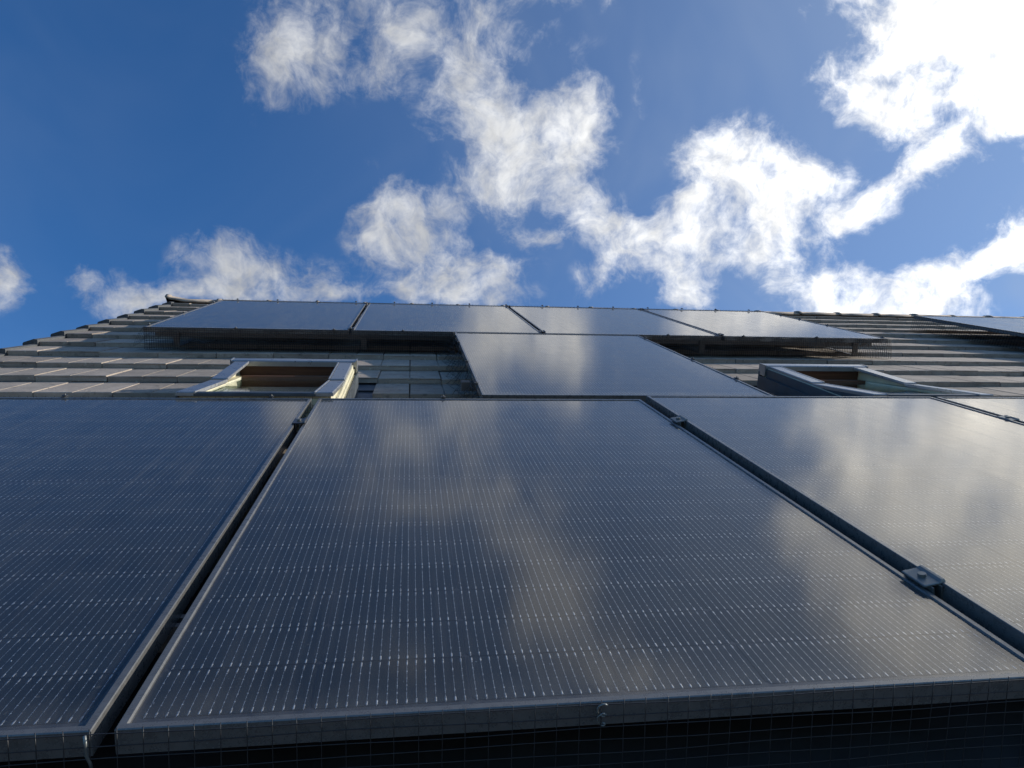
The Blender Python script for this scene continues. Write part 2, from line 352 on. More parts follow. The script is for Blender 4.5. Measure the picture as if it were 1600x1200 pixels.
# the dust film is as thick as the slant of the look through it
cosv = MA(nt, 'MAXIMUM', MA(nt, 'SUBTRACT', 1.0, N(nt, 'ShaderNodeLayerWeight', inp={'Blend': 0.5}).outputs['Facing']), 0.05)
dust = MA(nt, 'SUBTRACT', 1.0, MA(nt, 'POWER', 2.718, MA(nt, 'MULTIPLY', MA(nt, 'DIVIDE', dust, cosv), -1.0)))
m2 = N(nt, 'ShaderNodeMixShader', inp={0: dust, 1: m1.outputs[0], 2: df.outputs[0]})
N(nt, 'ShaderNodeOutputMaterial', inp={0: m2.outputs[0]}); M['glass'] = m
# window pane
m = bpy.data.materials.new('window_glass'); m.use_nodes = True; nt = m.node_tree; nt.nodes.clear()
gl = N(nt, 'ShaderNodeBsdfGlossy', inp={'Color': (0.95, 0.98, 1.0, 1), 'Roughness': 0.03})
tr = N(nt, 'ShaderNodeBsdfTransparent', inp={'Color': (0.80, 0.86, 0.84, 1)})
fc = N(nt, 'ShaderNodeLayerWeight', inp={'Blend': 0.5}).outputs['Facing']      # the same from both sides of the thin sheet
fr = MA(nt, 'MULTIPLY_ADD', MA(nt, 'POWER', fc, 5.0), 0.95, 0.08)
m1 = N(nt, 'ShaderNodeMixShader', inp={0: fr, 1: tr.outputs[0], 2: gl.outputs[0]})
N(nt, 'ShaderNodeOutputMaterial', inp={0: m1.outputs[0]}); M['pane'] = m
# water drops
m, nt, b = mat('water_drop'); b.inputs['Base Color'].default_value = (0.75, 0.78, 0.8, 1)
b.inputs['Roughness'].default_value = 0.12; b.inputs['Metallic'].default_value = 0.6; M['drop'] = m

# ------------------------------------------------------------------ mesh helpers
class MB:
    def __init__(s): s.v = []; s.f = []
    def add(s, vs, fs):
        o = len(s.v); s.v += [tuple(x) for x in vs]; s.f += [tuple(i+o for i in f) for f in fs]; return s
    def box(s, x0, x1, y0, y1, z0, z1, mtx=None, ch=0.0):
        """box; with ch the four upper edges and corners are bevelled"""
        if ch <= 0:
            vs = [(x0,y0,z0),(x1,y0,z0),(x1,y1,z0),(x0,y1,z0),(x0,y0,z1),(x1,y0,z1),(x1,y1,z1),(x0,y1,z1)]
            fs = [(0,3,2,1),(4,5,6,7),(0,1,5,4),(1,2,6,5),(2,3,7,6),(3,0,4,7)]
        else:
            c = ch
            vs = [(x0,y0,z0),(x1,y0,z0),(x1,y1,z0),(x0,y1,z0),
                  (x0,y0,z1-c),(x1,y0,z1-c),(x1,y1,z1-c),(x0,y1,z1-c),
                  (x0+c,y0+c,z1),(x1-c,y0+c,z1),(x1-c,y1-c,z1),(x0+c,y1-c,z1)]
            fs = [(0,3,2,1),(8,9,10,11),(0,1,5,4),(1,2,6,5),(2,3,7,6),(3,0,4,7),(4,5,9,8),(5,6,10,9),(6,7,11,10),(7,4,8,11)]
        if mtx is not None: vs = [mtx @ Vector(v) for v in vs]
        return s.add(vs, fs)
    def tube(s, pts, r, n=5):
        pts = [Vector(p) for p in pts]; rings = []
        for i, p in enumerate(pts):
            t = (pts[min(i+1, len(pts)-1)] - pts[max(i-1, 0)]).normalized()
            a = t.orthogonal().normalized(); b_ = t.cross(a)
            rings.append([p + (a*math.cos(2*math.pi*k/n) + b_*math.sin(2*math.pi*k/n))*r for k in range(n)])
        vs = [v for rr in rings for v in rr]; fs = []
        for i in range(len(pts)-1):
            for k in range(n):
                fs.append((i*n+k, i*n+(k+1) % n, (i+1)*n+(k+1) % n, (i+1)*n+k))
        fs.append(tuple(range(n))[::-1]); fs.append(tuple((len(pts)-1)*n+k for k in range(n)))
        return s.add(vs, fs)
    def cyl(s, c, r0, r1, h, n=12):
        vs = [(c[0]+r*math.cos(2*math.pi*k/n), c[1]+r*math.sin(2*math.pi*k/n), c[2]+z) for r, z in ((r0, 0), (r1, h)) for k in range(n)]
        fs = [(k, (k+1) % n, n+(k+1) % n, n+k) for k in range(n)] + [tuple(range(n))[::-1], tuple(range(n, 2*n))]
        return s.add(vs, fs)
    def mesh(s, name, m, smooth=False):
        me = bpy.data.meshes.new(name); me.from_pydata(s.v, [], s.f); me.update(); me.materials.append(m)
        if smooth:
            for p in me.polygons: p.use_smooth = True
        return me
def link(name, me, parent=None, loc=None, mtx=None):
    o = bpy.data.objects.new(name, me); C.objects.link(o)
    if parent is not None: o.parent = parent
    if mtx is not None: o.matrix_local = mtx
    elif loc is not None: o.location = loc
    return o
def part(name, mb, m, parent, loc=None, mtx=None, smooth=False, label=None, kind=None):
    o = link(name, mb.mesh(name, m, smooth), parent, loc, mtx)
    if label: o['label'] = label
    if kind: o['kind'] = kind
    return o
def tag(o, label=None, cat=None, group=None, kind=None):
    if label: o['label'] = label
    if cat: o['category'] = cat
    if group: o['group'] = group
    if kind: o['kind'] = kind
    return o
def thing(name, label, cat, mtx, group=None):
    o = bpy.data.objects.new(name, None); C.objects.link(o); o.empty_display_size = 0.1
    o.matrix_world = mtx
    return tag(o, label, cat, group)
def T(x, y, z): return Matrix.Translation((x, y, z))
def RX(a): return Matrix.Rotation(a, 4, 'X')
def RY(a): return Matrix.Rotation(a, 4, 'Y')
def RZ(a): return Matrix.Rotation(a, 4, 'Z')

# ------------------------------------------------------------------ ground
g = MB(); g.add([(-900,-900,0),(900,-900,0),(900,900,0),(-900,900,0)], [(0,1,2,3)])
tag(link('ground', g.mesh('ground', M['ground'])), kind='structure')

# ------------------------------------------------------------------ house with its roof
VR = 4.72                    # ridge line
VEAVE = -2.25
UL, UR = -1.95, 9.5
LEN = 0.345                  # tile gauge
TP = 0.31                    # tile cover width
house = thing('house', 'house with a pitched grey concrete tile roof that carries the solar panels', 'house', MR @ T(0, 0, -0.2))
def hp(name, mb, m, **kw): return part(name, mb, m, house, loc=(0, 0, 0.2), **kw)
# windows set into the roof: (u of left edge)
WINS = [(-0.480, 0.535), (2.060, 0.535)]
WTOP, WBOT = 0.90, -0.02
# deck with holes for the windows
dk = MB(); xs = [UL+0.06, WINS[0][0]+0.02, WINS[0][0]+WINS[0][1]-0.02, WINS[1][0]+0.02, WINS[1][0]+WINS[1][1]-0.02, UR]
for i in range(5):
    if i in (1, 3):
        dk.box(xs[i], xs[i+1], VEAVE+0.05, WBOT+0.02, -0.235, -0.2); dk.box(xs[i], xs[i+1], WTOP-0.03, VR, -0.235, -0.2)
    else: dk.box(xs[i], xs[i+1], VEAVE+0.05, VR, -0.235, -0.2)
hp('roof', dk, M['deck'])
# rear slope, gable and walls in world axes brought into the house frame
inv = (MR).inverted()
ridge_w = MR @ Vector((0, VR, -0.2)); eave_w = MR @ Vector((0, VEAVE+0.35, -0.24))
def W2(pts): return [tuple(inv @ Vector(p)) for p in pts]
rs = MB(); yb = 2*ridge_w.y - eave_w.y
rs.add(W2([(UL+.06, ridge_w.y, ridge_w.z), (UR, ridge_w.y, ridge_w.z), (UR, yb+.3, eave_w.z-.2), (UL+.06, yb+.3, eave_w.z-.2),
           (UL+.06, ridge_w.y, ridge_w.z-.05), (UR, ridge_w.y, ridge_w.z-.05), (UR, yb+.3, eave_w.z-.26), (UL+.06, yb+.3, eave_w.z-.26)]),
       [(0,1,2,3),(7,6,5,4),(0,4,5,1),(1,5,6,2),(2,6,7,3),(3,7,4,0)])
hp('rear_roof', rs, M['tile'])
wl = MB(); x0, x1 = UL+0.14, UR-0.1; y0, y1 = eave_w.y+.1, yb-.1; zt = eave_w.z-0.12; t = 0.25
def wbox(mb, a0, a1, b0, b1, c0, c1):
    vs = W2([(a0,b0,c0),(a1,b0,c0),(a1,b1,c0),(a0,b1,c0),(a0,b0,c1),(a1,b0,c1),(a1,b1,c1),(a0,b1,c1)])
    mb.add(vs, [(0,3,2,1),(4,5,6,7),(0,1,5,4),(1,2,6,5),(2,3,7,6),(3,0,4,7)])
wbox(wl, x0, x1, y0, y0+t, -0.1, zt); hp('wall', wl, M['render'])
wl = MB(); wbox(wl, x0, x1, y1-t, y1, -0.1, zt); hp('wall', wl, M['render'])
for xa in (x0, x1-t):
    gw = MB(); ym = ridge_w.y; yy0, yy1 = y0+t, y1-t
    pr_ = [(yy0, -0.1), (yy1, -0.1), (yy1, zt), (ym, ridge_w.z-0.42), (yy0, zt)]
    vs = W2([(xa, y, z) for y, z in pr_] + [(xa+t, y, z) for y, z in pr_])
    gw.add(vs, [(0,4,3,2,1), (5,6,7,8,9)] + [(i, (i+1) % 5, 5+(i+1) % 5, 5+i) for i in range(5)])
    hp('gable_wall', gw, M['render'])
# gutter along the eaves
gt = MB(); n = 9; gy, gz = (MR @ Vector((0, VEAVE-0.02, -0.25))).y - 0.03, (MR @ Vector((0, VEAVE, -0.25))).z - 0.02
prof = [(gy+0.055*math.cos(math.pi+math.pi*k/(n-1)), gz+0.055*math.sin(math.pi+math.pi*k/(n-1))) for k in range(n)]
prof += [(gy+0.052*math.cos(math.pi*2-math.pi*k/(n-1)), gz+0.052*math.sin(math.pi*2-math.pi*k/(n-1))) for k in range(n)]
vs = W2([(UL+.03, y, z) for y, z in prof] + [(UR, y, z) for y, z in prof]); k = len(prof)
gt.add(vs, [(i, (i+1) % k, k+(i+1) % k, k+i) for i in range(k)]); hp('gutter', gt, M['gutter'])

# ---- tiles
TH = 0.028
def tile_mb(xa, xb, groove=True, L_=0.42, nseg=1):
    """one flat interlocking tile; origin on its lower front edge, x across, y up the slope"""
    ch = 0.0022
    prof = [(xa, -TH), (xa, -0.006), (xa+ch, 0.0)]
    if groove and xa < -0.02 and xb > 0.02:
        prof += [(-0.0035, 0.0), (-0.002, -0.005), (0.002, -0.005), (0.0035, 0.0)]
    prof += [(xb-ch, 0.0), (xb, -0.006), (xb, -TH)]
    mb = MB(); k = len(prof); sl = TH/LEN
    rows = [(0.0, -0.003, 0.0), (0.003, 0.0, 0.0), (L_, 0.0, 0.0)]
    vs = []
    for (y, dz, _) in rows:
        for (x, z) in prof: vs.append((x, y, z + (dz if z > -0.01 else 0) - y*sl))
    fs = []
    for r in range(len(rows)-1):
        for i in range(k-1): fs.append((r*k+i, r*k+i+1, (r+1)*k+i+1, (r+1)*k+i))
        fs.append((r*k+k-1, r*k, (r+1)*k, (r+1)*k+k-1))
    fs.append(tuple(range(k))[::-1]); fs.append(tuple((len(rows)-1)*k+i for i in range(k)))
    # outward winding
    mb.add(vs, [f[::-1] for f in fs]); return mb
HW = TP/2 - 0.0018
tile_meshes = [tile_mb(-HW, HW).mesh('tile', M['tile'])]
for j in range(3):      # three worn variants with a chipped or wavy front edge
    mb = tile_mb(-HW, HW); r2 = random.Random(j+3)
    mb.v = [(x, y + (r2.uniform(0, 0.004) if y < 0.001 and z > -0.012 else 0), z + r2.uniform(-0.0008, 0.0008)) for x, y, z in mb.v]
    tile_meshes.append(mb.mesh('tile', M['tile']))
def in_window(u0, u1, v):
    """returns list of (a,b) pieces of the tile u-range outside the window apertures"""
    segs = [(u0, u1)]
    if v + 0.30 > WBOT and v < WTOP - 0.05:
        for (a, w) in WINS:
            lo, hi = a - 0.075, a + w + 0.085
            out = []
            for s0, s1 in segs:
                if s1 <= lo or s0 >= hi: out.append((s0, s1)); continue
                if s0 < lo - 0.02: out.append((s0, lo))
                if s1 > hi + 0.02: out.append((hi, s1))
            segs = out
    return segs
def hidden(u0, u1, v):
    # covered by panels (seen from in front and to the sides)
    if v < 0.30: return True
    if V3+0.08 < v < V3+PL-0.15 and u0 > U3+0.55 and u1 < U3+4*(PW+GAP)-0.75: return True
    if 0.1 < v < V3 and u0 > 0.62 and u1 < 0.5683+PW-0.15: return True
    # beyond the right of the view
    if u0 > 2.95 + max(0, v)*0.95: return True
    return False
rest = MB(); ntile = 0
k = -9
while True:
    v = 0.705 + LEN*k
    if v > VR - 0.16: break
    off = (k % 2) * TP/2
    i = 0
    while True:
        ua = UL + 0.085 + i*TP - off; ub = ua + TP; i += 1
        if ua > UR: break
        ua_c = max(ua, UL+0.085)
        if ub - ua_c < 0.03: continue
        L_ = min(0.42, VR - v + 0.0) - 0.02
        for (s0, s1) in in_window(ua_c, ub, v):
            full = abs((s1-s0) - TP) < 1e-6 and L_ > 0.39
            cu = (ua+ub)/2 if full else (ua+ub)/2
            j = Vector((rnd.gauss(0, 0.0006), rnd.gauss(0, 0.0022), rnd.gauss(0, 0.0011)))
            mtx = T(cu, v, TW + 0.2) @ T(*j) @ RY(-0.006 + rnd.gauss(0, 0.0025)) @ RZ(rnd.gauss(0, 0.0018))
            if hidden(s0, s1, v):
                mb = tile_mb(s0-cu+0.0018, s1-cu-0.0018, L_=L_)
                mm = T(0, 0, -0.2) @ mtx
                rest.add([mm @ Vector(q) for q in mb.v], mb.f)
            else:
                me = tile_meshes[rnd.randrange(4)] if full else tile_mb(s0-cu+0.0018, s1-cu-0.0018, L_=L_).mesh('tile', M['tile'])
                link('tile', me, house, mtx=mtx); ntile += 1
    # cloaked verge cap at the end of each course
    vc = MB(); x_in, x_out = UL+0.083, UL; sl = TH/LEN
    pr2 = [(x_in, 0.012), (x_in-0.02, 0.016), (x_out+0.006, -0.004), (x_out, -0.012), (x_out, -0.12), (x_out+0.012, -0.12), (x_out+0.012, -0.040), (x_in, -0.03)]
    LL = 0.40; vs = []
    for y in (-0.012, LL):
        for (x, z) in pr2: vs.append((x - cu*0, y, z - max(0, y)*sl))
    kk = len(pr2); fs = [(q, (q+1) % kk, kk+(q+1) % kk, kk+q) for q in range(kk)] + [tuple(range(kk))[::-1], tuple(range(kk, 2*kk))]
    vc.add(vs, fs)
    link('verge_cap', vc.mesh('verge_cap', M['mortar']), house, mtx=T(rnd.gauss(0, .003), v, TW+0.2+rnd.gauss(0, .002)))
    k += 1
hp('tile', rest, M['tile'], kind='stuff')
es = MB(); es.box(UL+0.1, UR, VEAVE+0.12, -1.05, -0.127, -0.122); hp('eaves_shade_sheet', es, M['deck'])  # added black sheet over the tiles, standing in for shade under the near panels
print('tiles', ntile)
# ---- ridge tiles: half-round caps, each with a fixing screw
RT = 0.45; rr = 0.125
nrow = 11
def ridge_mb(raise_=0.0):
    mb = MB(); vs = []
    ap = Vector((0, VR, -0.125))
    for xi, (x, sc_, up) in enumerate(((0.0, 1.04, 0.004+raise_), (0.03, 1.04, 0.004+raise_*0.8), (0.031, 1.0, raise_*0.8), (0.17, 1.0, raise_*0.1), (RT-0.002, 0.99, 0.0))):
        for rad in (rr*sc_, rr*sc_-0.014):
            for q in range(nrow):
                a = math.radians(-66 + 132*q/(nrow-1))
                y = rad*math.sin(a)*0.98; z = rad*math.cos(a) - rr
                # world vertical cap turned into the roof frame
                yw = y*math.cos(-PITCH) - z*math.sin(-PITCH); zw = y*math.sin(-PITCH) + z*math.cos(-PITCH)
                vs.append((x, VR + yw, -0.128 + zw + up))
    ns = 5; m2 = nrow*2; fs = []
    for s in range(ns-1):
        for q in range(nrow-1):
            fs.append((s*m2+q, (s+1)*m2+q, (s+1)*m2+q+1, s*m2+q+1))
            fs.append((s*m2+nrow+q, s*m2+nrow+q+1, (s+1)*m2+nrow+q+1, (s+1)*m2+nrow+q))
        fs.append((s*m2, s*m2+nrow, (s+1)*m2+nrow, (s+1)*m2))
        e = nrow-1; fs.append((s*m2+e, (s+1)*m2+e, (s+1)*m2+nrow+e, s*m2+nrow+e))
    for q in range(nrow-1):
        fs.append((q, q+1, nrow+q+1, nrow+q)); b0 = (ns-1)*m2
        fs.append((b0+q, b0+nrow+q, b0+nrow+q+1, b0+q+1))
    return mb.add(vs, fs)
rme = ridge_mb().mesh('ridge_tile', M['tile'], True); rend = ridge_mb(0.035).mesh('ridge_tile', M['tile'], True)
scm = MB(); scm.cyl((0, 0, 0), 0.011, 0.009, 0.008, 8); scm.cyl((0, 0, 0.008), 0.02, 0.018, 0.005, 10); sme = scm.mesh('screw', M['clamp'])
x = UL+0.0; i = 0
while x < UR:
    o = link('ridge_tile', rend if i == 0 else rme, house, mtx=T(x, 0, 0.2+rnd.gauss(0, .0015)))
    if i: s_ = link('screw', sme, o, mtx=T(0.02, VR, -0.123) @ RX(-PITCH))
    x += RT; i += 1
# end disc of the ridge
ed = MB(); vs = [(UL+0.004, VR, -0.26)]
for q in range(nrow):
    a = math.radians(-66 + 132*q/(nrow-1)); y = rr*math.sin(a)*0.98; z = rr*math.cos(a)-rr
    yw = y*math.cos(-PITCH) - z*math.sin(-PITCH); zw = y*math.sin(-PITCH) + z*math.cos(-PITCH)
    vs.append((UL+0.004, VR+yw, -0.128+zw+0.036))
vs += [(v_[0]+0.02, v_[1], v_[2]) for v_ in vs]
nn = nrow+1
ed.add(vs, [(0, q+1, q) for q in range(1, nrow)] + [(nn, nn+q, nn+q+1) for q in range(1, nrow)] + [(q, q+1, nn+q+1, nn+q) for q in range(1, nrow)])
hp('ridge_end', ed, M['mortar'])

# ------------------------------------------------------------------ roof windows (centre pivot, standing ajar)
def roof_window(u0, W, label, jit):
    wz = -0.018; Ltot = WTOP + 0.02; PIV = 0.44
    root = bpy.data.objects.new('roof_window', None); C.objects.link(root); root.parent = house
    root.matrix_local = T(u0, WTOP, 0.2+wz); root['label'] = label
    def sp_(name, mb, m, **kw): return part(name, mb, m, root, **kw)
    cw = 0.058
    # flashing: gutters beside the frame, apron strips with an upstand
    fl = MB()
    fl.box(-0.085, -0.004, -Ltot, 0.02, -0.158, -0.150); fl.box(W+0.004, W+0.095, -Ltot, 0.02, -0.158, -0.150)
    fl.box(-0.012, -0.004, -Ltot, 0.0, -0.150, -0.055); fl.box(W+0.004, W+0.012, -Ltot, 0.0, -0.150, -0.055)
    fl.box(-0.085, W+0.095, 0.0, 0.13, -0.148, -0.142); fl.box(-0.012, W+0.012, 0.0, 0.008, -0.142, -0.035)
    for xx_ in (-0.088, W+0.089): fl.box(xx_, xx_+0.006, -Ltot, 0.02, -0.150, -0.136)
    sp_('flashing', fl, M['flash'])
    # hood over the head
    hd = MB(); hd.box(-0.008, W+0.008, -0.050, 0.010, -0.022, 0.004, ch=0.004); hd.box(-0.010, -0.004, -0.052, 0.012, -0.05, 0.006); hd.box(W+0.004, W+0.010, -0.052, 0.012, -0.05, 0.006)
    sp_('hood', hd, M['cover'])
    # fixed frame sides (timber) and head
    # stepped mouldings on the outer and inner faces of both side pieces
    for xa in (0.006, W-0.026):
        fs_ = MB(); fs_.box(xa, xa+0.020, -Ltot, -0.006, -0.26, -0.012); sp_('frame_side', fs_, M['cream'])
    for sx in (0, 1):
        for q, (dz, dw) in enumerate(((-0.030, 0.010), (-0.058, 0.013), (-0.082, 0.008))):
            mo = MB(); th_ = 0.016
            if sx == 0: mo.box(0.026, 0.026+dw, -Ltot, -PIV+0.10-0.02*q, dz-th_, dz)
            else: mo.box(W-0.006, W-0.006+dw*0.5, -Ltot, -0.05, dz-th_, dz)
            sp_('moulding', mo, M['cream'])
        for q in range(5 if sx == 0 else 0):
            mo = MB(); a = 0.045 + 0.03*q
            mm = T(0.059+0.004*q, -PIV-0.02, -0.066-0.021*q) @ RX(0.05*(1-0.4*q))
            mo.box(0, 0.012, -0.5, 0.10+0.035*q, -0.008, 0.004, mm, 0.002); sp_('side_slat', mo, M['cream'])
    hdl = MB(); hdl.box(0.026, W-0.026, -0.030, -0.008, -0.13, -0.020); sp_('head_lining', hdl, M['pine'])
    rv = MB()   # plastered reveal down to the room
    rv.box(0.0, 0.02, -Ltot, 0.0, -0.75, -0.262); rv.box(W-0.02, W, -Ltot, 0.0, -0.75, -0.262)
    rv.box(0.021, W-0.021, -0.025, 0.0, -0.75, -0.132); rv.box(0.021, W-0.021, -Ltot, -Ltot+0.02, -0.75, -0.262)
    rv.box(0.0, W, -Ltot, 0.0, -0.78, -0.752)
    sp_('reveal', rv, M['plaster'])
    # upper side covers stay on the frame
    for xa in (0.010, W-0.010-cw):
        cv = MB(); cv.box(xa, xa+cw, -PIV, -0.056, -0.014, 0.0, ch=0.003); sp_('side_cover', cv, M['cover'])
        ed_ = MB(); e0 = xa+cw if xa < W/2 else xa-0.006
        ed_.box(e0+0.0005, e0+0.0055, -PIV, -0.056, -0.008, 0.0015); sp_('cover_edge', ed_, M['bright'])
    # sash turned about the pivot: lower half swings out
    tilt = -math.radians(6.0+jit)
    SM = T(0, -PIV, -0.006) @ RX(tilt)
    Ls = Ltot - PIV - 0.045
    for xa in (0.010, W-0.010-cw):
        cv = MB(); cv.box(xa, xa+cw, -Ls, -0.004, -0.014, 0.0, ch=0.003); sp_('sash_cover', cv, M['cover'], mtx=SM)
        ed_ = MB(); e0 = xa+cw if xa < W/2 else xa-0.006
        ed_.box(e0+0.0005, e0+0.0055, -Ls, -0.006, -0.008, 0.002); sp_('cover_edge', ed_, M['bright'], mtx=SM)
    for xa in (0.018, W-0.018-0.040):
        ss = MB(); ss.box(xa, xa+0.040, -Ls+0.01, PIV-0.09, -0.055, -0.016); sp_('sash_side', ss, M['cream'], mtx=SM)
    cd = MB(); cd.box(0.0102, 0.0165, -Ls, -0.004, -0.06, -0.0145); sp_('cladding', cd, M['flash'], mtx=SM)
    cd = MB(); cd.box(-0.001, 0.0055, -Ltot, -0.053, -0.149, -0.014); sp_('cladding', cd, M['flash'])
    bt = MB(); bt.box(0.010+cw+0.001, W-0.011-cw, -Ls, -Ls+0.035, -0.014, -0.002, ch=0.003); sp_('sash_cover', bt, M['flash'], mtx=SM)
    tr_ = MB(); tr_.box(0.059, W-0.059, PIV-0.14, PIV-0.09, -0.055, -0.012); sp_('sash_rail', tr_, M['pine'], mtx=SM)
    bb = MB(); bb.box(0.059, W-0.059, -Ls+0.01, -Ls+0.055, -0.055, -0.016); sp_('sash_rail', bb, M['cream'], mtx=SM)
    pn = MB(); pn.box(0.0585, W-0.0585, -Ls+0.056, PIV-0.141, -0.028, -0.022); sp_('pane', pn, M['pane'], mtx=SM)
    return root
roof_window(WINS[0][0], WINS[0][1], 'roof window standing ajar with cream timber sides, between the two left panels', 0.0)
roof_window(WINS[1][0], WINS[1][1], 'roof window standing ajar with pale upper covers, on the right', 0.3)

# ------------------------------------------------------------------ solar panels
FH = 0.030
def ring(mb, x0, x1, y0, y1, prof):
    """sweep a profile of (inset, z) round a rectangle, mitred, closed"""
    k = len(prof); vs = []
    for cx_, cy_, sx, sy in ((x0, y0, 1, 1), (x1, y0, -1, 1), (x1, y1, -1, -1), (x0, y1, 1, -1)):
        for (i_, z) in prof: vs.append((cx_+sx*i_, cy_+sy*i_, z))
    fs = []
    for c in range(4):
        d = (c+1) % 4
        for q in range(k):
            fs.append((c*k+q, d*k+q, d*k+(q+1) % k, c*k+(q+1) % k))
    mb.add(vs, fs)
fr_ = MB(); ring(fr_, 0, PW, -PL, 0, [(0, -FH), (0, -0.0012), (0.0012, 0), (0.0092, 0), (0.011, -0.0019), (0.011, -0.007), (0.002, -0.007), (0.002, -FH+0.002), (0.028, -FH+0.002), (0.028, -FH)])
frame_me = fr_.mesh('frame', M['frame'])
gm = MB(); gm.add([(0.0112, -PL+0.0112, -0.0028), (PW-0.0112, -PL+0.0112, -0.0028), (PW-0.0112, -0.0112, -0.0028), (0.0112, -0.0112, -0.0028)], [(0, 1, 2, 3)])
glass_me = gm.mesh('glass', M['glass'])
bsm = MB(); bsm.box(0.0112, PW-0.0112, -PL+0.0112, -0.0112, -0.0068, -0.0052); back_me = bsm.mesh('backsheet', M['backsheet'])
csm = MB(); csm.add([(0.012, -PL+0.012, -0.0048), (PW-0.012, -PL+0.012, -0.0048), (PW-0.012, -0.012, -0.0048), (0.012, -0.012, -0.0048)], [(0, 1, 2, 3)])
cellsheet_me = csm.mesh('cell_sheet', M['cellsheet'])
cx2, cy2, cc = 0.0910, 0.0455, 0.006
cl = MB(); outl = [(-cx2+cc, -cy2), (cx2-cc, -cy2), (cx2, -cy2+cc), (cx2, cy2), (-cx2, cy2), (-cx2, -cy2+cc)]
cl.add([(a, b_, 0) for a, b_ in outl] + [(a, b_, 0.0004) for a, b_ in outl], [tuple(range(6))[::-1], tuple(range(6, 12))] + [(q, (q+1) % 6, 6+(q+1) % 6, 6+q) for q in range(6)])
cell_me = cl.mesh('cell', M['cell'])
def panel(label, mtx, cells=False, drops=0):
    r = thing('solar_panel', label, 'solar panel', mtx, 'black solar panels on the roof')
    link('frame', frame_me, r); link('glass', glass_me, r); link('backsheet', back_me, r)
    if cells:
        for a in range(6):
            for b_ in range(18):
                y = -0.0255 - 0.0455 - b_*0.0925 - (0.010 if b_ >= 9 else 0)
                o = bpy.data.objects.new('cell', cell_me); C.objects.link(o); o.parent = r
                o.location = (0.015 + 0.092 + a*0.184 + rnd.gauss(0, .0002), y + rnd.gauss(0, .0002), -0.0050)
    else: link('cell_sheet', cellsheet_me, r)
    if drops:
        dm = MB()
        for _ in range(drops):
            x_, y_ = rnd.uniform(0.02, PW-0.02), -PL + 0.02 + (PL-0.04)*rnd.random()**1.3
            s = rnd.choice((0.0003, 0.0004, 0.0005, 0.0006, 0.0008)); n_ = 7
            vs = [(x_, y_, -0.0028+s*0.75)]
            for rg, hh in ((0.6, 0.5), (1.0, 0.0)):
                for q in range(n_):
                    a = 2*math.pi*q/n_; vs.append((x_+s*rg*math.cos(a), y_+s*rg*math.sin(a)*1.2, -0.0028+s*hh))
            fs = [(0, 1+q, 1+(q+1) % n_) for q in range(n_)] + [(1+q, 1+n_+q, 1+n_+(q+1) % n_, 1+(q+1) % n_) for q in range(n_)]
            dm.add(vs, fs)
        part('water_drops', dm, M['drop'], r, smooth=True, kind='stuff')
    return r
def row1(u, lift=0.0): return MR @ T(u, 0, 0.0069) @ RX(TILT1) @ T(0, 0, lift)
def row2(u): return MR @ T(u, VE+PL, 0)
def row3(u, v=V3+PL, w=0.0): return MR @ T(u, v, w)
UA, UB, UC, UD = -PW-0.0231, 0.0, PW+GAP, 2*(PW+GAP)
panel('nearest black panel on the left, below the cream-sided roof window', row1(UA), True, 70)
panel('large near black panel in the middle of the lowest row, cell wires plainly seen', row1(UB), True, 150)
panel('near black panel on the right mirroring the bright cloud', row1(UC, 0.013), True, 70)
panel('lowest-row panel at the far right edge, only a thin wedge of it in view', row1(UD, 0.013), False)
panel('single panel of the middle row, standing between the two roof windows', row2(0.5683))
step = PW+0.0207
panel('top-row panel nearest the left gable, mirroring plain blue sky', row3(U3))
panel('top-row panel second from the left gable, above the left window', row3(U3+step))
panel('top-row panel third from the left, directly above the single middle panel', row3(U3+2*step))
panel('top-row panel on the right end of the four, beside the bare ridge tiles', row3(U3+3*step))
panel('farthest panel at the upper right, its left edge beside bare tiles', row3(4.811, 3.464))
panel('last sliver of panel at the upper right picture edge', row3(4.811+step, 3.464))

# ------------------------------------------------------------------ rails, hooks and clamps
def rail(label, u0, u1, mtx):
    r = thing('mounting_rail', label, 'rail', mtx, 'aluminium rails under the panels')
    L_ = u1-u0; mb = MB()
    mb.box(u0, u1, -0.018, -0.007, -FH-0.040, -FH-0.001); mb.box(u0, u1, 0.007, 0.018, -FH-0.040, -FH-0.001)
    mb.box(u0, u1, -0.007, 0.007, -FH-0.040, -FH-0.014)
    part('rail_profile', mb, M['rail'], r)
    n_ = max(2, int(L_/0.95)); fl = []
    for q in range(n_+1):
        x_ = u0 + 0.12 + (L_-0.24)*q/n_
        hk = MB(); hk.box(x_-0.017, x_+0.017, -0.030, -0.0185, -FH-0.095, -FH-0.006); hk.box(x_-0.017, x_+0.017, -0.030, 0.30, -FH-0.101, -FH-0.0955)
        hk.cyl((x_, -0.030-0.001, -FH-0.03), 0.006, 0.006, 0.004, 6)
        part('roof_hook', hk, M['rail'], r)
rail('aluminium rail under the upper half of the lowest row', UA+0.02, UD+PW, row1(0) @ T(0, -0.355, 0))
rail('aluminium rail under the lower half of the lowest row', UA+0.02, UD+PW, row1(0) @ T(0, -1.435, 0))
rail('aluminium rail under the lower edge of the top row of four', U3+0.02, U3+4*step-0.06, MR @ T(0, V3+0.13, 0))
rail('aluminium rail under the upper edge of the top row of four', U3-0.03, U3+4*step+0.02, MR @ T(0, V3+PL-0.12, 0))
rail('short aluminium rail under the single middle panel', 0.5683-0.05, 0.5683+PW+0.05, MR @ T(0, VE+0.4, 0))
rail('aluminium rail under the far right panels', 4.80, 4.811+2*step, MR @ T(0, 2.1, 0))
